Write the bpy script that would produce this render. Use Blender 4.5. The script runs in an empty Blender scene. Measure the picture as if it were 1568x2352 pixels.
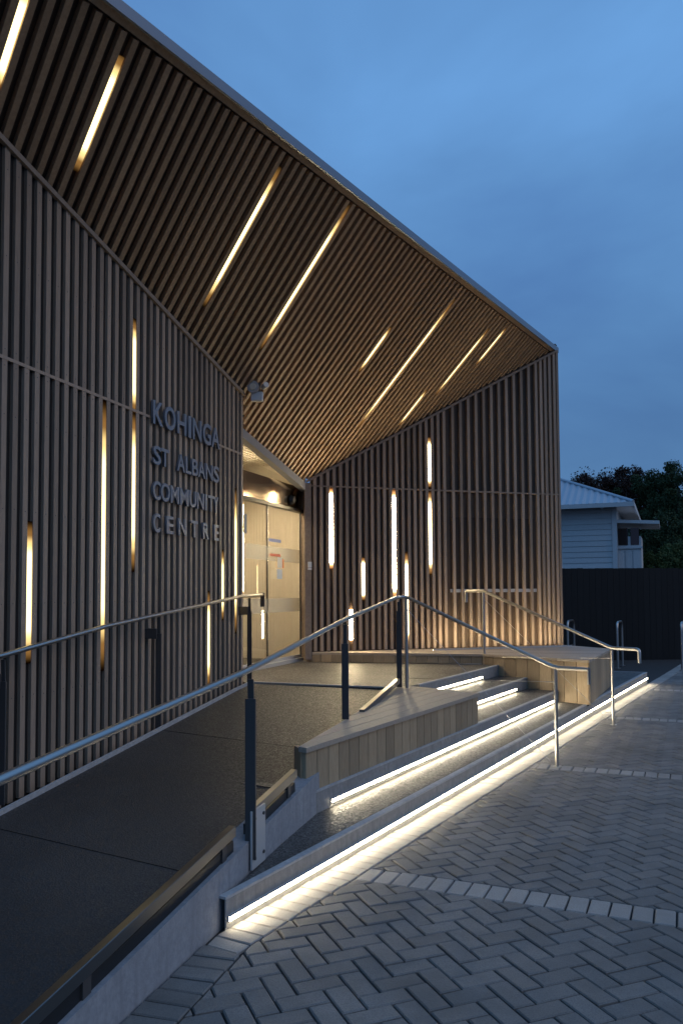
import bpy, bmesh, math, random
from mathutils import Vector, Matrix, noise
random.seed(7)
V = Vector
sc = bpy.context.scene
COL = sc.collection
PX = 0.6272            # photograph pixel -> working pixel (1568 x 2352)

# ------------------------------------------------------------------ camera
F, HOR, EYE, PITCH, ROLL = 1850.0, 1365.0, 1.55, math.radians(2.8), math.radians(0.35)
CY = HOR - F * math.tan(PITCH)
cam = bpy.data.cameras.new("camera"); camo = bpy.data.objects.new("camera", cam); COL.objects.link(camo)
cam.sensor_fit = 'VERTICAL'; cam.sensor_height = 36.0; cam.lens = F / 2352 * 36.0
cam.shift_y = (CY - 1176) / 2352; cam.clip_start = 0.05; cam.clip_end = 2000
camo.matrix_world = Matrix.Translation((0, 0, EYE)) @ Matrix.Rotation(math.pi / 2 + PITCH, 4, 'X') @ Matrix.Rotation(-ROLL, 4, 'Z')
sc.camera = camo

# ------------------------------------------------------------------ world, fill lamp, exposure
sc.render.engine = 'CYCLES'
cy = sc.cycles
cy.use_denoising = True
try: cy.denoiser = 'OPENIMAGEDENOISE'
except Exception: pass
cy.max_bounces = 7; cy.diffuse_bounces = 4; cy.glossy_bounces = 4; cy.transmission_bounces = 6; cy.transparent_max_bounces = 12
cy.sample_clamp_indirect = 4.0; cy.caustics_reflective = False; cy.caustics_refractive = False
cy.use_light_tree = True
sc.view_settings.view_transform = 'Standard'; sc.view_settings.look = 'None'
sc.view_settings.exposure = 0.0; sc.view_settings.gamma = 1.0

world = bpy.data.worlds.new("World"); sc.world = world; world.use_nodes = True
wt = world.node_tree; wt.nodes.clear()
def wn_(t, **k):
    n = wt.nodes.new(t)
    for a, b in k.items(): setattr(n, a, b)
    return n
wo = wn_('ShaderNodeOutputWorld'); bg = wn_('ShaderNodeBackground'); tc = wn_('ShaderNodeTexCoord')
sky = wn_('ShaderNodeTexSky', sky_type='NISHITA', sun_disc=False)
sky.sun_elevation = math.radians(1.0); sky.sun_rotation = math.radians(200); sky.air_density = 1.5; sky.dust_density = 1.0; sky.ozone_density = 4.0
mp = wn_('ShaderNodeMapping'); mp.inputs['Scale'].default_value = (1.1, 1.1, 2.6); mp.inputs['Rotation'].default_value = (0.35, 0.25, 0.4); mp.inputs['Location'].default_value = (2.3, 0.7, 1.1)
ns = wn_('ShaderNodeTexNoise'); ns.inputs['Scale'].default_value = 1.7; ns.inputs['Detail'].default_value = 5.0; ns.inputs['Roughness'].default_value = 0.5; ns.inputs['Distortion'].default_value = 0.4
rp = wn_('ShaderNodeValToRGB')
rp.color_ramp.elements[0].position = 0.30; rp.color_ramp.elements[0].color = (0.088, 0.215, 0.490, 1)
rp.color_ramp.elements[1].position = 0.72; rp.color_ramp.elements[1].color = (0.150, 0.360, 0.720, 1)
e = rp.color_ramp.elements.new(0.5); e.color = (0.118, 0.285, 0.585, 1)
mx = wn_('ShaderNodeMix', data_type='RGBA'); mx.inputs[0].default_value = 0.94
sc0 = wn_('ShaderNodeMix', data_type='RGBA', blend_type='MULTIPLY'); sc0.inputs[0].default_value = 1.0; sc0.inputs[7].default_value = (0.4, 0.4, 0.4, 1)
L = wt.links.new
L(tc.outputs['Generated'], mp.inputs['Vector']); L(mp.outputs['Vector'], ns.inputs['Vector']); L(ns.outputs['Fac'], rp.inputs['Fac'])
sx = wn_('ShaderNodeSeparateXYZ'); mr = wn_('ShaderNodeMapRange', interpolation_type='SMOOTHSTEP'); L(tc.outputs['Generated'], sx.inputs[0]); L(sx.outputs['Z'], mr.inputs['Value'])
mr.inputs['From Min'].default_value = 0.02; mr.inputs['From Max'].default_value = 0.55; mr.inputs['To Min'].default_value = 0.66; mr.inputs['To Max'].default_value = 1.06   # overcast dusk: dimmer low down
el = wn_('ShaderNodeVectorMath', operation='SCALE'); L(rp.outputs['Color'], el.inputs[0]); L(mr.outputs['Result'], el.inputs['Scale'])
L(sky.outputs['Color'], sc0.inputs[6]); L(sc0.outputs[2], mx.inputs[6]); L(el.outputs[0], mx.inputs[7])
L(mx.outputs[2], bg.inputs['Color']); bg.inputs['Strength'].default_value = 1.0
L(bg.outputs[0], wo.inputs['Surface'])

sun = bpy.data.lights.new("sun", 'SUN'); fillo = bpy.data.objects.new("sun", sun); COL.objects.link(fillo)
sun.energy = 0.44; sun.angle = math.radians(45); sun.color = (1.0, 0.80, 0.60)  # soft warm fill added to brighten surfaces; the sun has already set
fillo.rotation_euler = (math.radians(58), 0, math.radians(70)); fillo.location = (14, 3, 12)

# ------------------------------------------------------------------ photo pixel -> place
def ray(u, v):
    a = (u - 784) / F; b = (CY - v) / F
    cr, sr = math.cos(ROLL), math.sin(ROLL)
    x = a * cr + b * sr; z = -a * sr + b * cr
    c, t = math.cos(PITCH), math.sin(PITCH)
    return V((x, c - z * t, t + z * c))
ORG = V((0, 0, EYE))
def at_z(u, v, z):
    d = ray(u, v); return ORG + d * ((z - EYE) / d.z)
def at_plane(u, v, p, n):
    d = ray(u, v); return ORG + d * ((V(p) - ORG).dot(n) / d.dot(n))
def proj(P):
    c, t = math.cos(PITCH), math.sin(PITCH)
    q = V(P) - ORG; y = q.y * c + q.z * t; zz = -q.y * t + q.z * c
    if y < 1e-3: return None
    x = q.x / y; z = zz / y; cr, sr = math.cos(ROLL), math.sin(ROLL)
    return 784 + F * (x * cr - z * sr), CY - F * (x * sr + z * cr), y
def direction(deg): a = math.radians(deg); return V((math.sin(a), math.cos(a), 0))
def right_of(d): return V((d.y, -d.x, 0))
UP = V((0, 0, 1))

# ------------------------------------------------------------------ mesh helpers
class MB:
    def __init__(s): s.v = []; s.f = []; s.smooth = False
    def add(s, vs, fs):
        o = len(s.v); s.v += [tuple(p) for p in vs]; s.f += [tuple(i + o for i in f) for f in fs]; return s
    def box(s, c, ax, ay, az, hx, hy, hz):
        c = V(c); vs = [c + ax * (hx * i) + ay * (hy * j) + az * (hz * k) for k in (-1, 1) for j in (-1, 1) for i in (-1, 1)]
        return s.add(vs, [(0, 2, 3, 1), (4, 5, 7, 6), (0, 1, 5, 4), (2, 6, 7, 3), (0, 4, 6, 2), (1, 3, 7, 5)])
    def bar(s, a, b, w, h, side=None):          # rectangular bar from a to b, w across (side), h in the third direction
        a, b = V(a), V(b); d = (b - a); l = d.length; d.normalize()
        if side is None:
            side = d.cross(UP)
            side = V((1, 0, 0)) if side.length < 1e-4 else side
        side = V(side); side = (side - d * side.dot(d)).normalized(); up = side.cross(d)
        return s.box((a + b) / 2, d, side, up, l / 2, w / 2, h / 2)
    def prism(s, poly, ext):
        n = len(poly); a = [V(p) for p in poly]; b = [p + V(ext) for p in a]
        fs = [tuple(reversed(range(n))), tuple(range(n, 2 * n))] + [(i, (i + 1) % n, n + (i + 1) % n, n + i) for i in range(n)]
        return s.add(a + b, fs)
    def tube(s, pts, r, seg=12, cap=True):
        pts = [V(p) for p in pts]; rings = []
        t0 = (pts[1] - pts[0]).normalized(); ref = UP if abs(t0.z) < 0.9 else V((1, 0, 0))
        n = t0.cross(ref).normalized()
        for i, p in enumerate(pts):
            if i == 0: t = pts[1] - pts[0]
            elif i == len(pts) - 1: t = pts[-1] - pts[-2]
            else: t = (pts[i + 1] - p).normalized() + (p - pts[i - 1]).normalized()
            t.normalize(); n = (n - t * n.dot(t)).normalized(); b = t.cross(n)
            k = 1.0
            if 0 < i < len(pts) - 1:
                cs = t.dot((p - pts[i - 1]).normalized()); k = 1 / max(cs, 0.6)
            rings.append([p + (n * math.cos(q) + b * math.sin(q)) * r for q in [2 * math.pi * j / seg for j in range(seg)]])
        vs = [p for rg in rings for p in rg]; fs = []
        for i in range(len(pts) - 1):
            for j in range(seg):
                fs.append((i * seg + j, i * seg + (j + 1) % seg, (i + 1) * seg + (j + 1) % seg, (i + 1) * seg + j))
        if cap: fs += [tuple(reversed(range(seg))), tuple((len(pts) - 1) * seg + j for j in range(seg))]
        s.smooth = True
        return s.add(vs, fs)
    def disc(s, c, axis, r, h, seg=20, r2=None):
        c = V(c); axis = V(axis).normalized(); ref = UP if abs(axis.z) < .9 else V((1, 0, 0)); n = axis.cross(ref).normalized(); b = axis.cross(n)
        r2 = r if r2 is None else r2
        lo = [c + (n * math.cos(q) + b * math.sin(q)) * r for q in [2 * math.pi * j / seg for j in range(seg)]]
        hi = [c + axis * h + (n * math.cos(q) + b * math.sin(q)) * r2 for q in [2 * math.pi * j / seg for j in range(seg)]]
        return s.add(lo + hi, [tuple(reversed(range(seg))), tuple(range(seg, 2 * seg))] + [(j, (j + 1) % seg, seg + (j + 1) % seg, seg + j) for j in range(seg)])
    def build(s, name, mat, parent=None, bevel=0):
        me = bpy.data.meshes.new(name); me.from_pydata(s.v, [], s.f); me.update()
        bm = bmesh.new(); bm.from_mesh(me); bmesh.ops.recalc_face_normals(bm, faces=bm.faces); bm.to_mesh(me); bm.free()
        if s.smooth:
            for p in me.polygons: p.use_smooth = len(p.vertices) == 4
            try: me.set_sharp_from_angle(angle=math.radians(40))
            except Exception: pass
        return link(name, me, mat, parent, bevel)
def link(name, me, mat, parent=None, bevel=0):
    if mat is not None and not me.materials: me.materials.append(mat)
    o = bpy.data.objects.new(name, me); COL.objects.link(o)
    if parent is not None: adopt(o, parent)
    if bevel:
        m = o.modifiers.new("bevel", 'BEVEL'); m.width = bevel; m.segments = 2; m.limit_method = 'ANGLE'; m.angle_limit = math.radians(40)
        m.harden_normals = False
    return o
def adopt(o, parent):
    o.parent = parent
    w = Matrix.Translation(parent.location) if parent.type == 'EMPTY' else Matrix.Identity(4)   # mesh parents stand in world coordinates
    o.matrix_parent_inverse = w.inverted()
def thing(name, label, cat, loc, group=None):
    o = bpy.data.objects.new(name, None); COL.objects.link(o); o.location = loc; o.empty_display_size = 0.2
    return tag(o, label, cat, group)
def tag(o, label, cat, group=None):
    o['label'] = label; o['category'] = cat
    if group: o['group'] = group
    return o
def structure(o): o['kind'] = 'structure'; return o

# ------------------------------------------------------------------ materials
def mat(name, base, rough=0.6, metal=0.0, spec=0.5):
    m = bpy.data.materials.new(name); m.use_nodes = True
    b = m.node_tree.nodes['Principled BSDF']
    b.inputs['Base Color'].default_value = (*base, 1); b.inputs['Roughness'].default_value = rough; b.inputs['Metallic'].default_value = metal
    b.inputs['Specular IOR Level'].default_value = spec
    return m, m.node_tree, b
def nd(t, ty, **k):
    n = t.nodes.new(ty)
    for a, b in k.items(): setattr(n, a, b)
    return n
def mixc(t, fac, a, b, blend='MIX'):
    n = nd(t, 'ShaderNodeMix', data_type='RGBA', blend_type=blend)
    for i, v in ((0, fac), (6, a), (7, b)):
        if hasattr(v, 'links'): t.links.new(v, n.inputs[i])
        else: n.inputs[i].default_value = v if i == 0 else (*v, 1)
    return n.outputs[2]
def noise_fac(t, scale, detail=4, rough=0.55, stretch=None, coord='Object', rot=None, lo=0.3, hi=0.7):
    tcx = nd(t, 'ShaderNodeTexCoord'); mpx = nd(t, 'ShaderNodeMapping')
    if stretch: mpx.inputs['Scale'].default_value = stretch
    if rot: mpx.inputs['Rotation'].default_value = rot
    n = nd(t, 'ShaderNodeTexNoise'); n.inputs['Scale'].default_value = scale; n.inputs['Detail'].default_value = detail; n.inputs['Roughness'].default_value = rough
    if coord == 'World': t.links.new(nd(t, 'ShaderNodeNewGeometry').outputs['Position'], mpx.inputs['Vector'])
    else: t.links.new(tcx.outputs[coord], mpx.inputs['Vector'])
    t.links.new(mpx.outputs['Vector'], n.inputs['Vector'])
    r = nd(t, 'ShaderNodeMapRange'); r.inputs['From Min'].default_value = lo; r.inputs['From Max'].default_value = hi
    t.links.new(n.outputs['Fac'], r.inputs['Value']); return r.outputs['Result']
def bump(t, b, h, strength=0.2, dist=0.01):
    n = nd(t, 'ShaderNodeBump'); n.inputs['Strength'].default_value = strength; n.inputs['Distance'].default_value = dist
    t.links.new(h, n.inputs['Height']); t.links.new(n.outputs['Normal'], b.inputs['Normal'])
def per_piece(t):
    oi = nd(t, 'ShaderNodeObjectInfo'); ge = nd(t, 'ShaderNodeNewGeometry'); a = nd(t, 'ShaderNodeMath', operation='ADD'); f = nd(t, 'ShaderNodeMath', operation='FRACT')
    t.links.new(oi.outputs['Random'], a.inputs[0]); t.links.new(ge.outputs['Random Per Island'], a.inputs[1]); t.links.new(a.outputs[0], f.inputs[0]); return f.outputs[0]
def wood(name, dark, light, stretch, rot=None, rough=0.62, vary=0.35, grey=None):
    m, t, b = mat(name, dark, rough, 0, 0.35)
    g = noise_fac(t, 9, 6, 0.65, stretch, 'Object', rot, 0.25, 0.75)
    c = mixc(t, g, dark, light)
    if grey:
        c = mixc(t, noise_fac(t, 1.3, 3, 0.5, None, 'Object', None, 0.42, 0.7), c, grey)
    p = per_piece(t); r = nd(t, 'ShaderNodeMapRange'); r.inputs['To Min'].default_value = 1 - vary; r.inputs['To Max'].default_value = 1 + vary
    t.links.new(p, r.inputs['Value'])
    vv = nd(t, 'ShaderNodeVectorMath', operation='SCALE'); t.links.new(c, vv.inputs[0]); t.links.new(r.outputs['Result'], vv.inputs['Scale'])
    t.links.new(vv.outputs[0], b.inputs['Base Color'])
    bump(t, b, g, 0.25, 0.004)
    return m
M = {}
M['slat'] = wood('weathered_slat_timber', (.275, .200, .145), (.42, .315, .235), (14, 14, 0.9), vary=.28)
M['soffit_slat'] = wood('soffit_slat_timber', (.35, .225, .135), (.50, .34, .212), (4, 4, 4), vary=.18)
M['backing'] = mat('dark_backing_board', (.012, .010, .009), .85)[0]
M['backing_brown'] = wood('brown_backing_board', (.075, .050, .034), (.11, .075, .052), (5, 5, 1), vary=.05)
M['trim'] = wood('timber_trim', (.25, .185, .135), (.36, .275, .21), (3, 3, 3), vary=.1)
M['bench_front'] = wood('bench_front_boards', (.31, .225, .135), (.47, .36, .23), (12, 12, 1.0), vary=.2)
M['bench_top'] = wood('bench_top_boards', (.35, .285, .22), (.47, .39, .305), (7, 7, 7), vary=.12)
M['plywood'] = wood('interior_plywood', (.68, .59, .44), (.76, .68, .53), (6, 6, 0.8), vary=.04)

def steel_mat(name, base=(.45, .45, .46), rough=.26):
    m, t, b = mat(name, base, rough, 1.0)
    f = noise_fac(t, 60, 3, .6, (1, 1, 8), lo=.3, hi=.7)
    r = nd(t, 'ShaderNodeMapRange'); r.inputs['To Min'].default_value = rough * .75; r.inputs['To Max'].default_value = rough * 1.35
    t.links.new(f, r.inputs['Value']); t.links.new(r.outputs['Result'], b.inputs['Roughness'])
    return m
M['steel'] = mat('brushed_stainless_steel', (.50, .475, .45), .34, 1.0)[0]
M['plate'] = mat('dark_galvanised_plate', (.085, .078, .074), .5, .25)[0]
M['mirror'] = steel_mat('polished_header_panel', (.62, .50, .38), .12)
M['kerb'] = mat('kerb_bar_steel', (.27, .26, .25), .30, 1.0)[0]
M['fascia'] = mat('blue_grey_fascia_metal', (.20, .235, .285), .42, .3)[0]
M['beam'] = mat('painted_steel_beam', (.26, .26, .27), .5)[0]

def concrete(name, a, b_, scale=3, streak=None):
    m, t, b = mat(name, a, .8, 0, .3)
    c = mixc(t, noise_fac(t, scale, 6, .6), a, b_)
    c = mixc(t, noise_fac(t, 30, 3, .6, None, 'Object', None, .35, .9), c, tuple(x * .75 for x in a))
    if streak: c = mixc(t, noise_fac(t, 10, 4, .6, (2.2, 2.2, .22), 'Object', None, .45, .8), c, streak)
    t.links.new(c, b.inputs['Base Color']); bump(t, b, noise_fac(t, 55, 4, .6), .25, .004)
    return m
M['concrete'] = concrete('cast_concrete', (.30, .31, .33), (.38, .39, .41), 2.5, (.24, .245, .26))
M['nosing'] = concrete('pale_concrete_edge', (.42, .42, .42), (.55, .55, .54), 5)
M['riser'] = concrete('riser_concrete', (.30, .295, .285), (.38, .37, .355), 4, (.22, .22, .215))
def aggregate(name, base, speck, rough=.45):
    m, t, b = mat(name, base, rough, 0, .5)
    tcx = nd(t, 'ShaderNodeTexCoord'); vo = nd(t, 'ShaderNodeTexVoronoi', feature='F1'); vo.inputs['Scale'].default_value = 95
    t.links.new(tcx.outputs['Object'], vo.inputs['Vector'])
    sep = nd(t, 'ShaderNodeSeparateColor'); t.links.new(vo.outputs['Color'], sep.inputs[0])
    r = nd(t, 'ShaderNodeMapRange'); r.inputs['From Min'].default_value = .45; r.inputs['From Max'].default_value = 1.0; t.links.new(sep.outputs[0], r.inputs['Value'])
    c = mixc(t, r.outputs['Result'], base, speck)
    c = mixc(t, noise_fac(t, 1.1, 5, .6, None, 'Object', None, .35, .75), c, tuple(x * .55 for x in base))
    t.links.new(c, b.inputs['Base Color'])
    rr = nd(t, 'ShaderNodeMapRange'); rr.inputs['To Min'].default_value = .38; rr.inputs['To Max'].default_value = .85; t.links.new(sep.outputs[1], rr.inputs['Value'])
    t.links.new(rr.outputs['Result'], b.inputs['Roughness'])
    bump(t, b, vo.outputs['Distance'], .35, .004)
    return m
M['aggregate'] = aggregate('exposed_aggregate', (.072, .067, .062), (.24, .22, .195))
M['ramp'] = aggregate('dark_ramp_surface', (.050, .0485, .048), (.075, .072, .069))
def paver_mat(name, a, b_, vary=.2):
    m, t, b = mat(name, a, .8, 0, .35)
    c = mixc(t, noise_fac(t, 5, 5, .65, None, 'World'), a, b_)
    c = mixc(t, noise_fac(t, .9, 6, .62, None, 'World', None, .50, .74), c, tuple(x * .62 for x in a))
    c = mixc(t, noise_fac(t, 150, 3, .75, None, 'World', None, .45, .75), c, tuple(x * .72 for x in a))
    p = per_piece(t); r = nd(t, 'ShaderNodeMapRange'); r.inputs['To Min'].default_value = 1 - vary; r.inputs['To Max'].default_value = 1 + vary; t.links.new(p, r.inputs['Value'])
    vv = nd(t, 'ShaderNodeVectorMath', operation='SCALE'); t.links.new(c, vv.inputs[0]); t.links.new(r.outputs['Result'], vv.inputs['Scale'])
    t.links.new(vv.outputs[0], b.inputs['Base Color']); bump(t, b, noise_fac(t, 110, 4, .7, None, 'World'), .35, .003)
    return m
M['paver'] = paver_mat('grey_concrete_paver', (.18, .170, .157), (.245, .231, .214), .13)
M['paver_light'] = paver_mat('light_concrete_paver', (.35, .325, .295), (.41, .385, .35), .06)
M['sand'] = mat('joint_sand', (.035, .033, .032), .95)[0]
M['asphalt'] = concrete('asphalt', (.045, .045, .047), (.06, .06, .062), 4)

def emit(name, col, strength):
    m = bpy.data.materials.new(name); m.use_nodes = True; t = m.node_tree; t.nodes.clear()
    e = t.nodes.new('ShaderNodeEmission'); e.inputs['Color'].default_value = (*col, 1); e.inputs['Strength'].default_value = strength
    o = t.nodes.new('ShaderNodeOutputMaterial'); t.links.new(e.outputs[0], o.inputs['Surface'])
    return m
M['led_step'] = emit('step_led', (1.0, .87, .62), 58)
def emit_bar(name, col, strength, fade, soft=1.0):      # diffuser bar whose glow dies away, warmer, towards its ends
    m = emit(name, col, strength); t = m.node_tree; e = [n for n in t.nodes if n.type == 'EMISSION'][0]
    tcx = nd(t, 'ShaderNodeTexCoord'); sp = nd(t, 'ShaderNodeSeparateXYZ'); t.links.new(tcx.outputs['Generated'], sp.inputs[0])
    iv = nd(t, 'ShaderNodeMath', operation='SUBTRACT'); iv.inputs[0].default_value = 1.0; t.links.new(sp.outputs['Z'], iv.inputs[1])
    mn = nd(t, 'ShaderNodeMath', operation='MINIMUM'); t.links.new(sp.outputs['Z'], mn.inputs[0]); t.links.new(iv.outputs[0], mn.inputs[1])
    r = nd(t, 'ShaderNodeValToRGB'); cr = r.color_ramp; cr.interpolation = 'EASE'
    cr.elements[0].position = 0.0; cr.elements[0].color = (.0012, .0004, .0001, 1)
    cr.elements[1].position = fade; cr.elements[1].color = (*col, 1)
    k = cr.elements.new(fade * .38); k.color = (col[0] * soft * .10, col[1] * soft * .060, col[2] * soft * .035, 1)
    k = cr.elements.new(fade * .66); k.color = (col[0] * soft * .42, col[1] * soft * .36, col[2] * soft * .30, 1)
    t.links.new(mn.outputs[0], r.inputs['Fac']); t.links.new(r.outputs['Color'], e.inputs['Color'])
    return m
M['led_wall'] = emit_bar('wall_led', (1.0, .83, .39), 3.0, .25)
M['led_mid'] = emit_bar('wall_led_mid', (1.0, .80, .44), 14, .17, .3)
M['led_bright'] = emit_bar('wall_led_bright', (1.0, .80, .48), 130, .10, .09)
M['led_soffit'] = emit_bar('soffit_led', (1.0, .83, .39), 3.0, .24)
M['led_up'] = emit('uplight_led', (1.0, .80, .48), 110)
M['led_room'] = emit('room_light', (1.0, .83, .58), 84)
def glass_mat(name, tint=(.975, .97, .955), rough=0.0, extra=0.0):
    m = bpy.data.materials.new(name); m.use_nodes = True; t = m.node_tree; t.nodes.clear()
    tr = nd(t, 'ShaderNodeBsdfTransparent'); tr.inputs['Color'].default_value = (*tint, 1)
    gl = nd(t, 'ShaderNodeBsdfGlossy'); gl.inputs['Roughness'].default_value = rough; gl.inputs['Color'].default_value = (.9, .9, .9, 1)
    fr = nd(t, 'ShaderNodeFresnel'); fr.inputs['IOR'].default_value = 1.5
    ad = nd(t, 'ShaderNodeMath', operation='ADD'); ad.inputs[1].default_value = extra; t.links.new(fr.outputs[0], ad.inputs[0])
    ge = nd(t, 'ShaderNodeNewGeometry'); iv = nd(t, 'ShaderNodeMath', operation='SUBTRACT'); iv.inputs[0].default_value = 1.0; t.links.new(ge.outputs['Backfacing'], iv.inputs[1])
    mu = nd(t, 'ShaderNodeMath', operation='MULTIPLY'); t.links.new(ad.outputs[0], mu.inputs[0]); t.links.new(iv.outputs[0], mu.inputs[1]); ad = mu
    mx_ = nd(t, 'ShaderNodeMixShader'); o = nd(t, 'ShaderNodeOutputMaterial')
    t.links.new(ad.outputs[0], mx_.inputs[0]); t.links.new(tr.outputs[0], mx_.inputs[1]); t.links.new(gl.outputs[0], mx_.inputs[2]); t.links.new(mx_.outputs[0], o.inputs['Surface'])
    return m
M['glass'] = glass_mat('door_glass', extra=.05)
m, t, b = mat('frosted_band', (.60, .60, .52), .5); b.inputs['Alpha'].default_value = .26; M['frost'] = m
M['dark_frame'] = mat('dark_bronze_frame', (.055, .05, .045), .35, .6)[0]
M['alu'] = mat('pale_aluminium', (.50, .50, .49), .45, .15)[0]
M['letter'] = mat('blue_grey_letter_metal', (.24, .26, .30), .45, .3)[0]
M['white'] = mat('white_plastic', (.72, .73, .72), .4)[0]
M['black'] = mat('black_plastic', (.015, .015, .016), .4)[0]
M['lens'] = mat('lamp_lens', (.75, .72, .6), .12)[0]
M['fence'] = wood('dark_stained_paling', (.005, .005, .005), (.008, .008, .008), (8, 8, .8), vary=.3)
M['board'] = wood('white_weatherboard', (.55, .54, .53), (.63, .62, .61), (2, 2, 2), vary=.05)
M['roof_iron'] = mat('pale_corrugated_iron', (.40, .45, .50), .45, .35)[0]
M['window'] = mat('dark_window_glass', (.012, .014, .018), .06, 0, .6)[0]
M['dark_pane'] = mat('dark_tinted_pane', (.06, .042, .03), .5, 0, .25)[0]
M['sill'] = mat('grey_painted_sill', (.34, .34, .35), .5)[0]
M['bark'] = mat('bark', (.05, .04, .03), .9)[0]

# ------------------------------------------------------------------ key lines of the place
SD = direction(29.46); SN = right_of(SD)                    # along the steps / outward from the steps
NOSE0 = V((-.563, 3.808, 0))
RISE = .14; NOSE_OFF = [0, -.38, -.82, -1.25]
def nose(k, along, z=None): return NOSE0 + SD * along + SN * NOSE_OFF[k] + UP * ((k + 1) * RISE if z is None else z)
def gz(p): return -.005 * max(-4.0, min(14.0, (V((p[0], p[1], 0)) - NOSE0).dot(SD)))
RD = direction(16.0); RN = right_of(RD)                     # ramp
WALL0 = V((-.629, 3.664, 0))
def wall_pt(s, off=0, z=0): return WALL0 + RD * s + RN * off + UP * z
JN0, JN1 = V((-1.011, 9.148, .56)), V((.502, 8.561, .56))   # ramp top / landing joint
def ramp_z(p): return min(.5565, .56 + (V((p[0], p[1], 0)) - V((JN0.x, JN0.y, 0))).dot(RD) / 12)
LD = direction(16.5); LN = right_of(LD); LW = V((-1.124, 9.2, 0))   # front of the slatted wall beside the ramp, s = 0 at its door end
def lw(s, off=0, z=0): return LW + LD * s + LN * off + UP * z
R0, R1 = V((-.418, 11.877, 0)), V((3.555, 13.128, 0)); RWD = (R1 - R0).normalized(); RWN = right_of(RWD); RLEN = (R1 - R0).length
def rw(s, off=0, z=0): return R0 + RWD * s + RWN * off + UP * z
SA, SB, SC = .7004, -.4056, 8.4122
def soffit_z(x, y): return SA * x + SB * y + SC
SOFN = V((-SA, -SB, 1)).normalized()
DD = direction(20); DOOR0 = V((-.58, 12.22, 0)) - DD * 2.02; DN = right_of(DD)
def dp(s, off=0, z=0): return DOOR0 + DD * s + DN * off + UP * z
JOIN = 3.16

# ================================================================== ground and pavers
g = MB().add([(-300, -200, -.16), (300, -200, -.16), (300, 500, -.16), (-300, 500, -.16)], [(0, 1, 2, 3)]).build('ground', M['asphalt']); structure(g)

def clip(poly, p, n):            # keep the side where (x-p).n >= 0   (2-D points)
    out = []
    for i in range(len(poly)):
        a, b_ = poly[i], poly[(i + 1) % len(poly)]
        da = (a[0] - p[0]) * n[0] + (a[1] - p[1]) * n[1]; db = (b_[0] - p[0]) * n[0] + (b_[1] - p[1]) * n[1]
        if da >= 0: out.append(a)
        if (da >= 0) != (db >= 0):
            k = da / (da - db); out.append((a[0] + (b_[0] - a[0]) * k, a[1] + (b_[1] - a[1]) * k))
    return out
def area(poly): return .5 * sum(poly[i][0] * poly[(i + 1) % len(poly)][1] - poly[(i + 1) % len(poly)][0] * poly[i][1] for i in range(len(poly)))
def inset(poly, c):
    n = len(poly); out = []
    for i in range(n):
        a, b_, d = V((*poly[i - 1], 0)), V((*poly[i], 0)), V((*poly[(i + 1) % n], 0))
        e1 = (b_ - a).normalized(); e2 = (d - b_).normalized(); n1 = V((-e1.y, e1.x, 0)); n2 = V((-e2.y, e2.x, 0))
        k = 1 + n1.dot(n2)
        q = b_ + (n1 + n2) * (c / max(k, .25)); out.append((q.x, q.y))
    return out
def clean(poly):
    out = []
    for p in poly:
        if not out or math.hypot(p[0] - out[-1][0], p[1] - out[-1][1]) > .006: out.append(p)
    if len(out) > 1 and math.hypot(out[0][0] - out[-1][0], out[0][1] - out[-1][1]) < .006: out.pop()
    return out
PAV_T = .022
def paver_mesh(mb, poly, z, tilt=(0, 0)):
    c = (sum(p[0] for p in poly) / len(poly), sum(p[1] for p in poly) / len(poly))
    a = inset(poly, .0034); b_ = inset(poly, .0085); n = len(poly)
    zz = lambda p, dz: (p[0], p[1], z + dz + (p[0] - c[0]) * tilt[0] + (p[1] - c[1]) * tilt[1])
    vs = [zz(p, -PAV_T) for p in a] + [zz(p, -.005) for p in a] + [zz(p, 0) for p in b_]
    fs = [tuple(range(2 * n, 3 * n))]
    for i in range(n):
        j = (i + 1) % n; fs += [(i, j, n + j, n + i), (n + i, n + j, 2 * n + j, 2 * n + i)]
    mb.add(vs, fs)

HB = 68.4; HX, HY = direction(HB), -right_of(direction(HB))         # herringbone axes
CD = direction(23.4); CX = right_of(CD)                              # light courses run along CX, spaced along CD
COURSES = [.95, 4.235, 7.515, 10.87, 14.35, 17.7]
edge_n = (SN.x, SN.y); rn2 = (RN.x, RN.y)
BASE_OFF = 0.0
def step_line(off): q = NOSE0 + SN * off; return (q.x, q.y)
def wall_line(off): q = WALL0 + RN * off; return (q.x, q.y)
pieces = []                                                          # (poly, z, kind)
def keep(poly, kind):
    poly = clean(poly)
    if len(poly) < 3: return
    if area(poly) < 0: poly = poly[::-1]
    if area(poly) < .0006: return
    cx_, cy_ = sum(p[0] for p in poly) / len(poly), sum(p[1] for p in poly) / len(poly)
    pieces.append((poly, cx_, cy_, kind))
SOLD = .205
# soldier course along the bottom step and on beyond its end
k = 0
while k * .102 < 18.5:
    s0 = -.16 + k * .102; s1 = s0 + .1
    q = [NOSE0 + SD * s0 + SN * .005, NOSE0 + SD * s1 + SN * .005, NOSE0 + SD * s1 + SN * (.005 + .2), NOSE0 + SD * s0 + SN * (.005 + .2)]
    poly = [(p.x, p.y) for p in q]; poly = clip(poly, wall_line(.02), rn2)
    keep(poly, 'light'); k += 1
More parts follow.
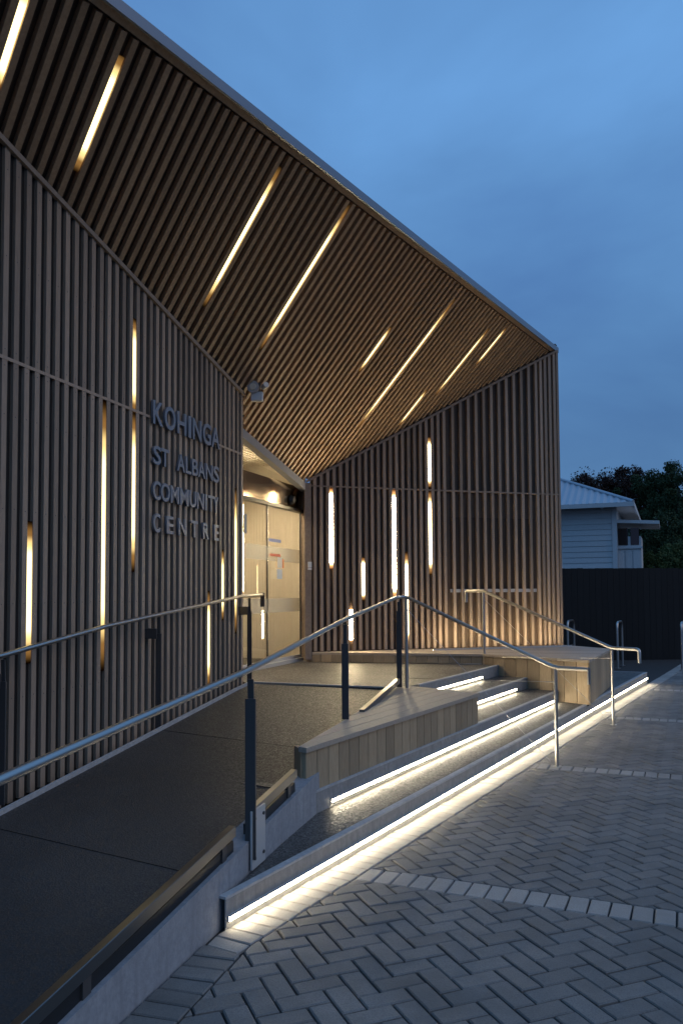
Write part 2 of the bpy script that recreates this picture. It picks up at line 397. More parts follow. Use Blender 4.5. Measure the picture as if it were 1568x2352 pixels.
# soldier course along the foot of the ramp wall
corner = None
k = 0
while k * .102 < 4.2:
    s1 = .40 - k * .102; s0 = s1 - .1
    q = [wall_pt(s0, .005), wall_pt(s1, .005), wall_pt(s1, .205), wall_pt(s0, .205)]
    poly = [(p.x, p.y) for p in q]
    poly = clip(poly, step_line(.205), edge_n) if False else poly
    # stop at the mitre with the step course
    bis = ((SN + RN) / 2); mit = V((NOSE0.x, NOSE0.y, 0)) + SD * (-.16)
    poly = clip(poly, (mit.x, mit.y), (-SD.x, -SD.y))
    keep(poly, 'grey'); k += 1
# light cross courses
for t_ in COURSES:
    for k in range(-45, 110):
        a0 = k * .1015; q = [CX * a0 + CD * (t_ - .1), CX * (a0 + .1) + CD * (t_ - .1), CX * (a0 + .1) + CD * (t_ + .1), CX * a0 + CD * (t_ + .1)]
        poly = [(p.x, p.y) for p in q]
        poly = clip(poly, step_line(.207), edge_n); poly = poly and clip(poly, wall_line(.207), rn2)
        if not poly: continue
        c0 = sum(p[0] for p in poly) / len(poly); c1 = sum(p[1] for p in poly) / len(poly)
        if c1 < 1.0 or c0 > .55 * c1 + 1.6 or c1 > 19.3: continue
        keep(poly, 'light')
# herringbone field
bands = list(zip(COURSES[:-1], COURSES[1:])) + [(COURSES[-1], 40)]
W = .1015
for i in range(-40, 260):
    for j in range(-160, 200):
        c4 = (i - j) % 4
        if c4 not in (0, 3): continue
        x0, y0 = i * W, j * W; x1, y1 = (x0 + 2 * W, y0 + W) if c4 == 0 else (x0 + W, y0 + 2 * W)
        cen = HX * ((x0 + x1) / 2) + HY * ((y0 + y1) / 2)
        if cen.y < .9 or cen.y > 19.4 or cen.x > .55 * cen.y + 1.6 or cen.x < -2.0: continue
        if (cen - NOSE0).dot(SN) < .05 or (cen - WALL0).dot(RN) < .05: continue
        q = [HX * a + HY * b_ for a, b_ in ((x0 + .001, y0 + .001), (x1 - .001, y0 + .001), (x1 - .001, y1 - .001), (x0 + .001, y1 - .001))]
        poly = [(p.x, p.y) for p in q]
        poly = clip(poly, step_line(.207), edge_n); poly = poly and clip(poly, wall_line(.207), rn2)
        if not poly: continue
        tt = cen.dot(CD)
        for lo, hi in bands:
            if lo - .25 < tt < hi + .25:
                pl = clip(poly, tuple((CD * (lo + .102)).xy), (CD.x, CD.y)); pl = pl and clip(pl, tuple((CD * (hi - .102)).xy), (-CD.x, -CD.y))
                if pl: keep(pl, 'grey')
plaza = MB()
pl_c = [(-3.2, .2), (14, .2), (14, 20.5), (-3.2, 20.5)]
nx, ny = 18, 22; vs = []; fs = []
for a in range(nx + 1):
    for b_ in range(ny + 1):
        x = -3.2 + 17.2 * a / nx; y = .2 + 20.3 * b_ / ny; vs.append((x, y, gz((x, y)) - .017))
for a in range(nx):
    for b_ in range(ny):
        o = a * (ny + 1) + b_; fs.append((o, o + ny + 1, o + ny + 2, o + 1))
plaza.add(vs, fs); plaza = structure(plaza.build('plaza', M['sand']))
def seen_size(pc):
    q = proj((pc[1], pc[2], 0))
    if q is None or not (-30 < q[0] < 1598 and q[1] < 2400): return 1e9 + pc[2]
    return math.hypot(pc[1], pc[2])
pieces.sort(key=seen_size)
mbs = {'light': MB(), 'grey': MB()}
full_me = {}
for idx, (poly, cx_, cy_, kind) in enumerate(pieces):
    z = gz((cx_, cy_)) + random.gauss(0, .0014); tilt = (random.gauss(0, .009), random.gauss(0, .009))
    if idx < 290:
        full = len(poly) == 4 and abs(area(poly) - .2 * .1) < .0009
        if full:
            e1 = V((poly[1][0] - poly[0][0], poly[1][1] - poly[0][1], 0)); e2 = V((poly[2][0] - poly[1][0], poly[2][1] - poly[1][1], 0))
            ang = math.atan2(e1.y, e1.x) if e1.length > e2.length else math.atan2(e2.y, e2.x)
            key = (kind,)
            if key not in full_me:
                mb = MB(); paver_mesh(mb, [(-.1, -.0495), (.1, -.0495), (.1, .0495), (-.1, .0495)], 0)
                me = bpy.data.meshes.new('paver'); me.from_pydata(mb.v, [], mb.f); me.materials.append(M['paver_light' if kind == 'light' else 'paver']); full_me[key] = me
            o = bpy.data.objects.new('paver', full_me[key]); COL.objects.link(o); o.parent = plaza
            o.location = (cx_, cy_, z); o.rotation_euler = (tilt[0], tilt[1], ang + random.choice((0, math.pi)) + random.gauss(0, .006))
        else:
            mb = MB(); paver_mesh(mb, poly, z, tilt)
            me = bpy.data.meshes.new('paver'); me.from_pydata(mb.v, [], mb.f); o = link('paver', me, M['paver_light' if kind == 'light' else 'paver'], plaza)
    else:
        paver_mesh(mbs[kind], poly, z, tilt)
for kd, nm in (('grey', 'herringbone_pavers'), ('light', 'light_edge_pavers')):
    me = bpy.data.meshes.new(nm); me.from_pydata(mbs[kd].v, [], mbs[kd].f)
    o = link(nm, me, M['paver_light' if kd == 'light' else 'paver'], plaza); o['kind'] = 'stuff'

# ================================================================== ramp, landing, steps
def ramp_pt(p, dz=0): return V((p.x, p.y, ramp_z(p) + dz))
# ramp surface: between the slatted wall and the outer upstand
ra = [wall_pt(s, -.02) for s in (-5.0, -2, .5, 2.5, 4.95)]
ramp = MB()
nib_a = at_plane(-260, 2009, JN0, V((-RD.x / 12, -RD.y / 12, 1))); nib_b = at_plane(545, 1584.5, JN0, V((-RD.x / 12, -RD.y / 12, 1)))
near_l, near_r = nib_a + (nib_a - nib_b).normalized() * 4.0, wall_pt(-4.6, -.12)
top_l, top_r = V((-1.06, 9.17, .56)), wall_pt(4.95, -.12, .56)
NR = 24
vs = []; fs = []
def lerp(a, b_, k): return a + (b_ - a) * k
for i in range(NR + 1):
    k = i / NR; a = lerp(near_l, top_l, k); b_ = lerp(near_r, top_r, k)
    for p in (a, b_): vs += [ramp_pt(p), ramp_pt(p, -.35)]
for i in range(NR):
    o = i * 4; fs += [(o, o + 2, o + 6, o + 4), (o + 2, o + 3, o + 7, o + 6), (o, o + 4, o + 5, o + 1)]
ramp = structure(ramp.add(vs, fs).build('ramp', M['ramp']))
# construction joints across the ramp
for s in (.35, 2.6):
    a = lw(s - 4.75, .06); b_ = wall_pt(s, -.12)
    MB().bar(ramp_pt(a, .0015), ramp_pt(b_, .0015), .005, .002).build('expansion_joint', M['black'], ramp)
# pale nib along the foot of the slatted wall
mb = MB(); mb.bar(ramp_pt(nib_a, .012), ramp_pt(nib_b, .012), .03, .03); mb.bar(ramp_pt(nib_b, .012), V((JN0.x, JN0.y, .572)), .03, .03)
mb.build('edge_nib', M['nosing'], ramp)
# landing
LP = [V((-1.45, 9.40, .56)), JN0 + V((-.05, .02, 0)), V((.502, 8.561, .56)), nose(3, 5.05), nose(3, 7.9), V((2.6, 12.7, .56)), V((-.4, 12.2, .56)), V((-.55, 12.6, .56)), V((-1.6, 10.5, .56))]
land = structure(MB().prism([p - UP * .5 for p in LP], UP * .5).build('landing', M['aggregate']))
MB().bar(JN0 + UP * .004, JN1 + UP * .004, .045, .016).build('joint_strip', M['nosing'], land)
MB().bar(V((-.62, 12.02, .563)), V((1.95, 11.33, .563)), .03, .012).build('joint_strip', M['nosing'], land)
# steps
steps = thing('entrance_steps', 'wide concrete entrance steps with glowing light strips under each edge', 'steps', nose(0, 5, 0))
ENDS = [(0.02, 12.05), (1.42, 7.9), (4.7, 8.0), (5.05, 8.0)]
BACK = 1.0
for k in range(4):
    s0, s1 = ENDS[k]; z1 = (k + 1) * RISE
    depth = (NOSE_OFF[k] - NOSE_OFF[k + 1] + .12) if k < 3 else .35
    low = -.2 if k == 0 else k * RISE - .02
    a, b_ = nose(k, s0, z1), nose(k, s1, z1)
    if k == 0: depth = 1.05
    # tread slab body (riser face is its front)
    if k == 0:      # left end runs along the ramp wall
        poly = [NOSE0 + SD * .02, NOSE0 + SD * s1, NOSE0 + SD * s1 - CX * 2.6, NOSE0 + SD * 8.0 - SN * depth, wall_pt(1.75, -.02)]
        poly = [V((p.x, p.y, low)) for p in poly]
    else:
        poly = [V((p.x, p.y, low)) for p in (a, b_, b_ - SN * depth, a - SN * depth)]
    body = MB().prism(poly, UP * (z1 - low - (.004 if k == 3 else 0))).build('tread', M['aggregate'], steps)
    # riser facing and nosing strip, 3 mm proud
    rz0 = gz(nose(0, 6)) - .1 if k == 0 else k * RISE + .001
    MB().box((nose(k, (s0 + s1) / 2, (rz0 + z1 - .004) / 2)) + SN * .003, SD, SN, UP, (s1 - s0) / 2, .004, (z1 - .004 - rz0) / 2).build('riser', M['riser'], steps)
    MB().box(nose(k, (s0 + s1) / 2, z1) - SN * .012, SD, SN, UP, (s1 - s0) / 2 + .004, .022, .006).build('nosing', M['nosing'], steps)
mb = MB(); mb.bar(nose(0, 12.03) + UP * .001, nose(0, 12.03) + UP * .001 - CX * 2.5, .03, .012); mb.build('nosing', M['nosing'], steps)
# light strips in the risers
LEDS = [(0, .035, 5.90), (0, 5.94, 12.0), (1, 1.64, 7.36), (2, 4.75, 7.08), (3, 5.29, 7.02)]
for k, s0, s1 in LEDS:
    z = (k + 1) * RISE - .098
    ch = MB().box(nose(k, (s0 + s1) / 2, z) + SN * .010, SD, SN, UP, (s1 - s0) / 2 + .004, .0065, .0115).build('light_channel', M['alu'], steps)
    MB().box(nose(k, (s0 + s1) / 2, z + .0135) + SN * .0135, SD, SN, UP, (s1 - s0) / 2 + .004, .010, .002).build('light_channel', M['alu'], steps)  # lip added to keep the strip's direct light off the riser above
    MB().box(nose(k, (s0 + s1) / 2, z) + SN * .0185, SD, SN, UP, (s1 - s0) / 2, .003, .0085).build('light_strip', M['led_step'], steps)

# concrete wall of the ramp with kerb bar
rwall = thing('ramp_wall', 'blue grey concrete retaining wall carrying the ramp beside the steps', 'wall', wall_pt(0))
def wtop(s): return .246 + .0855 * s          # top of the concrete
a0, a1 = -4.6, 4.9
poly = [wall_pt(a0, 0, -.2), wall_pt(a1, 0, -.2), wall_pt(a1, 0, min(.56, wtop(a1))), wall_pt(3.67, 0, .56), wall_pt(a0, 0, wtop(a0))]
MB().prism(poly, -RN * .14).build('wall_body', M['concrete'], rwall)
def bar_piece(s0, s1, name='kerb_bar'):
    za, zb = .362 + .0925 * (s0 - .443), .362 + .0925 * (s1 - .443)
    MB().bar(wall_pt(s0, -.03, za + .025), wall_pt(s1, -.03, zb + .025), .038, .052, RN).build(name, M['kerb'], rwall, .003)
    n = max(2, int((s1 - s0) / .9)); 
    for i in range(n):
        s = s0 + .12 + (s1 - s0 - .24) * i / (n - 1)
        MB().box(wall_pt(s, -.03, .333 + .0925 * (s - .443)), RD, RN, UP, .025, .012, .05).build('bar_stub', M['plate'], rwall)
    MB().bar(wall_pt(s0, -.045, wtop(s0) + .02), wall_pt(s1, -.045, wtop(s1) + .02), .04, .07, RN).build('dark_reveal', M['black'], rwall)
bar_piece(-4.4, .40); bar_piece(.62, 1.32)
p, q = V((.16, 6.70, .575)), V((.572, 8.36, .655))
MB().bar(p, q, .045, .05).build('kerb_bar', M['kerb'], rwall, .003)

# ================================================================== timber benches
def board_poly(o, poly3, thick, mat_, parent, name='board', bevel=.003):
    return MB().prism(poly3, UP * -thick).build(name, mat_, parent, bevel)
# bench between ramp and steps
b1 = thing('timber_bench', 'triangular timber bench of vertical boards between the ramp and the steps', 'bench', V((.3, 6.8, .28)))
BA, BB, BC, BC2 = V((-.235, 5.178, 0)), V((1.316, 7.92, 0)), V((.74, 8.50, 0)), V((.56, 8.50, 0))
BA2 = V((-.262, 5.20, 0))
ZB = .58
fd = (BB - BA).normalized(); fn = right_of(fd); fl = (BB - BA).length
nb = 22; wdt = fl / nb
for i in range(nb):
    c = BA + fd * (wdt * (i + .5)) - fn * .012
    MB().box(V((c.x, c.y, (.285 + ZB - .034) / 2)), fd, fn, UP, wdt / 2 - .0035, .012, (ZB - .034 - .285) / 2).build('front_board', M['bench_front'], b1, .002)
ed = (BC - BB).normalized(); en = right_of(ed); el = (BC - BB).length
for i in range(6):
    w6 = el / 6; c = BB + ed * (w6 * (i + .5)) + en * .012
    if i == 0: c = c + ed * .01
    MB().box(V((c.x, c.y, (.30 + ZB - .034) / 2)), ed, en, UP, w6 / 2 - .0035, .011, (ZB - .034 - .30) / 2).build('end_board', M['bench_front'], b1)
core = [BA + V((.03, .06, 0)), BB - fn * .03 - fd * .03, BC - V((.02, .03, 0)), BC2 + V((.03, -.02, 0))]
core = [V((p.x, p.y, .2)) for p in core]
MB().prism(core, UP * (ZB - .034 - .2)).build('carcass', M['backing'], b1)
MB().bar(V((BA.x - .02, BA.y + .02, .40)), V((BA2.x - .04, BA2.y + .12, .40)), .03, .33).build('end_post', M['bench_front'], b1)
outline = [(p.x, p.y) for p in (BA - fd * .02 + fn * .018, BB + fn * .018 + fd * .015, BC + V((.01, .03, 0)), BC2 + V((0, .02, 0)), V((.0, 6.234, 0)), BA2 + V((-.02, .0, 0)))]
if area(outline) < 0: outline = outline[::-1]
bw = .138
for i in range(-1, 9):
    o0 = .018 - bw * i; n2 = (-fn.x, -fn.y)
    P0 = BA + fn * o0; P1 = BA + fn * (o0 - bw + .005)
    poly = clip(outline, (P0.x, P0.y), n2); poly = poly and clip(poly, (P1.x, P1.y), (fn.x, fn.y))
    poly = clean(poly) if poly else []
    if len(poly) >= 3 and abs(area(poly)) > .002:
        MB().prism([V((*p, ZB)) for p in poly], -UP * .034).build('top_board', M['bench_top'], b1, .002)

# long bench under the far slatted wall
b2 = thing('timber_bench', 'long timber platform bench under the slatted wall, boxed in with vertical boards', 'bench', V((2, 11.5, .14)))
Z2 = .705
Q = [V((-.43, 12.03, 0)), V((1.96, 11.32, 0)), V((3.105, 10.186, 0)), V((4.03, 12.2, 0)), V((3.58, 13.15, 0)), V((-.41, 11.9, 0))]
Q[0] = V((-.46, 11.87, 0)); Q[5] = rw(0, -.03); Q[4] = rw(RLEN + .05, -.03)
outl = [(p.x, p.y) for p in (Q[0], Q[1] + V((0, -.02, 0)), Q[2] + V((-.01, -.03, 0)), Q[3] + V((.03, 0, 0)), Q[4], Q[5])]
if area(outl) < 0: outl = outl[::-1]
def facing(A, B, z0, z1, n, name, off=.012):
    d = (B - A).normalized(); nn_ = right_of(d); l = (B - A).length; w_ = l / n
    for i in range(n):
        c = A + d * (w_ * (i + .5)) - nn_ * off
        z0i = z0(c) if callable(z0) else z0
        MB().box(V((c.x, c.y, (z0i + z1) / 2)), d, nn_, UP, w_ / 2 - .0025, .011, (z1 - z0i) / 2).build(name, M['bench_front'], b2, .002)
facing(Q[0], Q[1], .565, Z2 - .035, 16, 'front_board')
def low2(c): 
    o = (c - NOSE0).dot(SN)
    return .565 if o < NOSE_OFF[3] else .425 if o < NOSE_OFF[2] else .285 if o < NOSE_OFF[1] else .145
facing(Q[1], Q[2], .145, Z2 - .035, 9, 'front_board')
facing(Q[2], Q[3], .145, Z2 - .035, 12, 'end_board')
inn = [Q[0] + V((.05, .03, 0)), Q[1] + V((0, .04, 0)), Q[2] + V((-.01, .06, 0)), Q[3] + V((-.05, 0, 0)), Q[4] + V((-.02, -.05, 0)), rw(.1, .03)]
MB().prism([V((p.x, p.y, .12)) for p in inn], UP * (Z2 - .036 - .12)).build('carcass', M['backing'], b2)
d2 = (Q[1] - Q[0]).normalized(); n2v = right_of(d2)
for i in range(0, 26):
    o0 = 1.05 - .14 * i
    P0 = Q[0] + n2v * o0; P1 = Q[0] + n2v * (o0 - .135)
    poly = clip(outl, (P0.x, P0.y), (-n2v.x, -n2v.y)); poly = poly and clip(poly, (P1.x, P1.y), (n2v.x, n2v.y)); poly = clean(poly) if poly else []
    if len(poly) >= 3 and abs(area(poly)) > .002:
        MB().prism([V((*p, Z2)) for p in poly], -UP * .034).build('top_board', M['bench_top'], b2, .002)

# ================================================================== the building
bld = thing('community_building', 'timber slatted community building with a sloping slatted canopy and glowing light slots', 'building', V((-1, 10, .56)))
def part(name, mb, m_, parent=bld, bevel=0): return mb.build(name, m_, parent, bevel)
SW, SDP, SDL = .052, .05, .026                      # slat width and depth on the ramp-side wall
LP_ = .1135; L_S0 = -5.6
def lz_top(s): p = lw(s, -SDL / 2); return soffit_z(p.x, p.y)
# ---- wall beside the ramp
bk = [lw(-6.2, -SDL, -.2), lw(0.0, -SDL, -.2), lw(0.0, -SDL, lz_top(0) + .1), lw(-6.2, -SDL, lz_top(-6.2) + .1)]
lwall = part('slatted_wall', MB().prism(bk, -LN * .12), M['backing'])
lwall['label'] = 'slatted wall beside the ramp carrying the metal letters'
slots_l = [(-3.708, 1.93, 1.23, 'led_wall'), (-2.778, 2.98, 1.30, 'led_wall'), (-2.303, 3.85, 3.25, 'led_wall'), (-2.303, 3.05, 1.98, 'led_wall'), (-.15, 2.51, 1.36, 'led_wall'), (-.585, 1.93, 1.39, 'led_wall'), (-.922, 1.45, .75, 'led_wall')]
# slat centres; slots fall in gaps
gaps = sorted(set(s for s, *_ in slots_l)); 
centres = []
s = -.028
while s > L_S0: centres.append(s); s -= LP_
def snap(s, cs): 
    mids = [(cs[i] + cs[i + 1]) / 2 for i in range(len(cs) - 1)]
    return min(mids, key=lambda m_: abs(m_ - s))
for s in centres:
    p = lw(s); zb = ramp_z(lw(s, .1)) - .07; zt = lz_top(s) - .002
    c = lw(s, -SDL / 2)
    if zt > JOIN + .05:
        MB().box(V((c.x, c.y, (JOIN + .0125 + zt) / 2)), LD, LN, UP, SW / 2, SDL / 2, (zt - JOIN - .0125) / 2).build('slat', M['slat'], lwall)
    MB().box(V((c.x, c.y, (zb + JOIN - .0125) / 2)), LD, LN, UP, SW / 2, SDL / 2, (JOIN - .0125 - zb) / 2).build('slat', M['slat'], lwall)
sc_ = MB()
for s in centres:
    z_ = ramp_z(lw(s, .1)) + .25
    for zz in (.22, .86, 1.5, 2.14, 2.78, JOIN - .05, JOIN + .06, JOIN + .7, JOIN + 1.3):
        if .1 + ramp_z(lw(s, .1)) < zz < lz_top(s) - .05: sc_.disc(lw(s, -.0005, zz + random.uniform(-.004, .004)), LN, .0045, .001, 8)
sc_ = sc_.build('screw_heads', M['plate'], lwall); sc_['kind'] = 'stuff'
MB().bar(lw(-5.8, -SDL / 2 + .001, JOIN), lw(.0, -SDL / 2 + .001, JOIN), SDL + .002, .023, LN).build('cross_rail', M['slat'], lwall)
for s, z1, z0, m_ in slots_l:
    fd_ = .21 * (z1 - z0); z0 -= fd_; z1 += fd_ if not (z1 < JOIN < z1 + fd_ + .02) else max(0, JOIN - .015 - z1)
    sm = snap(s, centres); c = lw(sm, -.013)
    MB().box(V((c.x, c.y, (z0 + z1) / 2)), LD, LN, UP, (LP_ - SW) / 2 - .003, .008, (z1 - z0) / 2).build('light_strip', M[m_], lwall)
# trim under the canopy
MB().bar(lw(-6.2, .004, lz_top(-6.2) - .018), lw(0.02, .004, lz_top(0.02) - .018), .035, .04, LN).build('edge_trim', M['trim'], lwall)
# return of the wall at the door end
rt = [lw(.004, -.06, .5), lw(.004, -.47, .5), lw(.004, -.47, 3.9), lw(.004, -.06, 3.9)]
def sz(p, d=0): return V((p.x, p.y, soffit_z(p.x, p.y) + d))
rt[2] = sz(rt[2], .02); rt[3] = sz(rt[3], .02)
part('wall_return', MB().prism(rt, LD * .05), M['trim'])
# ---- far wall
RSW = .046
rs = [.032 + .1 * i for i in range(22)] + [2.283 + .1365 * i for i in range(12)] + [3.873, 3.955, 4.04, 4.125]
rs = [x for x in rs if x < RLEN]
def rz_top(s): p = rw(s, -.024); return soffit_z(p.x, p.y)
bk = [rw(0, -SDP, .5), rw(RLEN - .01, -SDP, .5), rw(RLEN - .01, -SDP, rz_top(RLEN) + .1), rw(0, -SDP, rz_top(0) + .05)]
rwall = part('slatted_wall', MB().prism(bk, -RWN * .12), M['backing_brown'])
rwall['label'] = 'slatted wall behind the long timber bench'
for s in rs:
    zt = rz_top(s) - .002; c = rw(s, -SDP / 2); zb = Z2 + .012
    w_ = RSW / 2
    if zt > JOIN + .06:
        MB().box(V((c.x, c.y, (JOIN + .0115 + zt) / 2)), RWD, RWN, UP, w_, SDP / 2, (zt - JOIN - .0115) / 2).build('slat', M['slat'], rwall)
        MB().box(V((c.x, c.y, (zb + JOIN - .0115) / 2)), RWD, RWN, UP, w_, SDP / 2, (JOIN - .0115 - zb) / 2).build('slat', M['slat'], rwall)
    else:
        MB().box(V((c.x, c.y, (zb + zt) / 2)), RWD, RWN, UP, w_, SDP / 2, (zt - zb) / 2).build('slat', M['slat'], rwall)
MB().bar(rw(-.03, -SDP / 2 + .001, JOIN), rw(RLEN, -SDP / 2 + .001, JOIN), SDP + .002, .021, RWN).build('cross_rail', M['slat'], rwall)
slots_r = [(.274, 3.06, 2.0, 'led_bright'), (.794, 2.04, 1.52, 'led_mid'), (1.271, 3.14, 1.60, 'led_bright'), (.594, 1.32, .87, 'led_bright'), (1.47, 2.04, .88, 'led_mid'), (1.90, 3.91, 3.28, 'led_mid'), (1.90, 3.08, 1.98, 'led_mid')]
for s, z1, z0, m_ in slots_r:
    fd_ = (.13 if m_ == 'led_mid' else .07) * (z1 - z0); z0 = max(z0 - fd_, Z2 + .01); z1 += fd_ if not (z1 < JOIN < z1 + fd_ + .02) else max(0, JOIN - .014 - z1)
    sm = snap(s, rs); c = rw(sm, -.011 if m_ == 'led_bright' else -.028)
    MB().box(V((c.x, c.y, (z0 + z1) / 2)), RWD, RWN, UP, (.1 - RSW) / 2 - .002, .012, (z1 - z0) / 2).build('light_strip', M[m_], rwall)
MB().bar(rw(-.1, .004, rz_top(-.1) - .015), rw(RLEN + .01, .004, rz_top(RLEN) - .018), .03, .035, RWN).build('edge_trim', M['trim'], rwall)
ul = part('uplight', MB().box(rw(2.95, .335, Z2 + .009), RWD, RWN, UP, 1.19, .003, .010), M['alu'])
MB().box(rw(2.95, .315, Z2 + .003), RWD, RWN, UP, 1.18, .010, .003).build('light_strip', M['led_up'], ul)
# window behind the wide-set slats
wz0, wz1 = 1.62, 2.75
wdw = part('window', MB().box((rw(2.98, -.045, (wz0 + wz1) / 2)), RWD, RWN, UP, .74, .004, (wz1 - wz0) / 2), M['dark_pane'])
MB().box(rw(2.98, -.030, wz0 - .025), RWD, RWN, UP, .76, .014, .026).build('sill', M['sill'], wdw)
# end return of the far wall
er = [rw(RLEN, 0, .1), rw(RLEN, -4.5, .1), sz(rw(RLEN, -4.5)), sz(rw(RLEN, 0))]
er[2].z = er[3].z = rz_top(RLEN) + .0
part('end_wall', MB().prism(er, RWD * .04), M['slat'])
# ---- canopy
RE0, RE1 = V((-1.492, 4.967, 0)), V((3.60, 13.235, 0)); RED = (RE1 - RE0).normalized(); REN = right_of(RED)
RE0 = RE0 - RED * 2.6
left_line = [lw(-7.0), lw(0.0), V((-1.20, 9.90, 0)), V((-.575, 11.84, 0)), rw(RLEN + .06)]
SLD = direction(136.5); SLD3 = V((SLD.x, SLD.y, SA * SLD.x + SB * SLD.y)).normalized(); SLW = SOFN.cross(SLD3).normalized()
def isect(p, d, a, b_):
    e = b_ - a; den = d.x * e.y - d.y * e.x
    if abs(den) < 1e-9: return None
    r = a - p; t_ = (r.x * e.y - r.y * e.x) / den; u_ = (r.x * d.y - r.y * d.x) / den
    return (t_, u_)
cov = [left_line[0], left_line[1], left_line[2], left_line[3], left_line[4], RE1, RE0]
soffit = part('canopy_soffit', MB().prism([sz(p) + SOFN * .05 for p in cov], SOFN * .04), M['backing_brown'])
PIT = .105
# in-plane coordinate across the slats
OW = sz(V((0, 10, 0)))
wplan = V((SLW.x, SLW.y, 0))
slat_ks = []
for k in range(-90, 90):
    base = OW + SLW * (k * PIT)
    pb = V((base.x, base.y, 0))
    ts = [];
    for a, b_ in zip(left_line[:-1], left_line[1:]):
        r = isect(pb, SLD, a, b_)
        if r and -1e-6 <= r[1] <= 1 + 1e-6: ts.append(r[0])
    r = isect(pb, SLD, RE0, RE1)
    if not ts or not r or not (-.0 <= r[1] <= 1.0): continue
    t0, t1 = max(ts), r[0] - .062
    if t1 - t0 < .06: continue
    slat_ks.append((k, base, t0, t1))
    q0, q1 = pb + SLD * t0, pb + SLD * t1
    a3, b3 = sz(q0) + SOFN * .0225, sz(q1) + SOFN * .0225
    MB().bar(a3, b3, .047, .045, SLW).build('slat', M['soffit_slat'], soffit)
slots_s = [((200, 370), (275, 170)), ((480, 670), (622, 430)), ((620, 770), (780, 520)), ((845, 960), (1017, 728)), ((835, 845), (893, 768)), ((1010, 893), (1103, 775)), ((1097, 830), (1148, 765)), ((925, 970), (973, 908)), ((5, 190), (66, 0))]
SP0 = V((0, 0, SC))
for a, b_ in slots_s:
    p, q = at_plane(*a, SP0, V((-SA, -SB, 1))), at_plane(*b_, SP0, V((-SA, -SB, 1)))
    mid = (p + q) / 2; ln = (q - p).dot(SLD3)
    k = math.floor((mid - OW).dot(SLW) / PIT) + .5
    c = OW + SLW * (k * PIT); c = c + SLD3 * ((mid - OW).dot(SLD3))
    MB().box(c + SOFN * .026, SLD3, SLW, SOFN, ln * .66, (PIT - .047) / 2 - .002, .012).build('light_strip', M['led_soffit'], soffit)
# border board at the eave
MB().bar(sz(RE0 - REN * .026) + SOFN * .021, sz(RE1 - REN * .026) + SOFN * .021, .052, .044, (SLW if False else SOFN.cross((sz(RE1) - sz(RE0)).normalized()))).build('eave_board', M['soffit_slat'], soffit)
# fascia and roof sheet
fa = part('fascia', MB().bar(sz(RE0, .026) + REN * .014, sz(RE1, .026) + REN * .014 + RED * .03, .02, .084, REN), M['fascia'])
rfp = [RE0 - REN * .03, RE1 - REN * .03, V((2.2, 18, 0)), V((-8, 14, 0)), V((-9, 4, 0))]
MB().prism([sz(rfp[0], .025), sz(rfp[1], .025)] + [V((p.x, p.y, 5.45)) for p in rfp[2:]], UP * .03).build('roof', M['fascia'], bld)
# ---- beam over the doors
bm0, bm1 = sz(V((-1.26, 9.70, 0)), -.055), sz(V((-.54, 11.95, 0)), -.055)
part('beam', MB().bar(bm0, bm1, .10, .11, DN), M['beam'])
# ---- doors
df = part('door_frame', MB().bar(dp(-1.1, 0, .585), dp(2.02, 0, .585), .07, .05, DN), M['alu'])
DT = 2.80
MB().bar(dp(-1.1, .005, DT), dp(2.02, .005, DT), .10, .045, DN).build('head_rail', M['dark_frame'], df)
MB().bar(dp(2.035, 0, .56), dp(2.035, 0, 3.25), .05, .09, DN).build('jamb', M['alu'], df)
UT = (UP * math.cos(.07) + DN * math.sin(.07)); NT = (DN * math.cos(.07) - UP * math.sin(.07))
MB().box(dp(.45, -.005, (DT + .02 + 3.16) / 2), DD, NT, UT, 1.57, .02, (3.16 - DT - .02) / 2).build('header_panel', M['mirror'], df)
for s0, s1, off in ((-1.1, .76, 0), (.74, 2.0, -.035)):
    pn = MB().box(dp((s0 + s1) / 2, off, (.61 + DT) / 2), DD, DN, UP, (s1 - s0) / 2 - .004, .005, (DT - .61) / 2 - .02).build('door_pane', M['glass'], df)
    MB().bar(dp(s0 + .004, off, .63), dp(s1 - .004, off, .63), .024, .05, DN).build('bottom_rail', M['alu'], df)
    MB().box(dp(s1 - .014, off, (.61 + DT) / 2), DD, DN, UP, .010, .010, (DT - .61) / 2 - .02).build('stile', M['dark_frame'], df)
    for z0, z1 in ((2.02, 2.22), (1.30, 1.50)):
        MB().box(dp((s0 + s1) / 2, off + .008, (z0 + z1) / 2), DD, DN, UP, (s1 - s0) / 2 - .03, .001, (z1 - z0) / 2).build('frosted_band', M['frost'], df)
# upper glazing over the header
ug = [dp(-1.1, 0, 3.17), dp(1.95, 0, 3.17), dp(1.95, 0, 3.2)]
ug += [V((p.x, p.y, soffit_z(p.x, p.y) - .09)) for p in (dp(-1.1, 0),)]
MB().prism(ug, DN * .008).build('upper_pane', M['glass'], df)
# sensor over the door
MB().disc(dp(1.50, .03, 2.93), DN, .075, .05, 20, .05).build('door_sensor', M['black'], df)
# timber posts between door and far wall
for k_, m_ in ((.12, 'trim'), (.42, 'slat'), (.72, 'trim')):
    c = V((-.57, 12.20, 0)).lerp(V((-.43, 11.90, 0)), k_); MB().box(V((c.x, c.y, 1.88)), DD, DN, UP, .045, .04, 1.32).build('corner_post', M[m_], bld)
c = V((-.47, 11.80, 0)); 
MB().box(V((-.50, 11.87, 1.9)), RWD, RWN, UP, .05, .03, 1.30).build('corner_panel', M['trim'], bld)
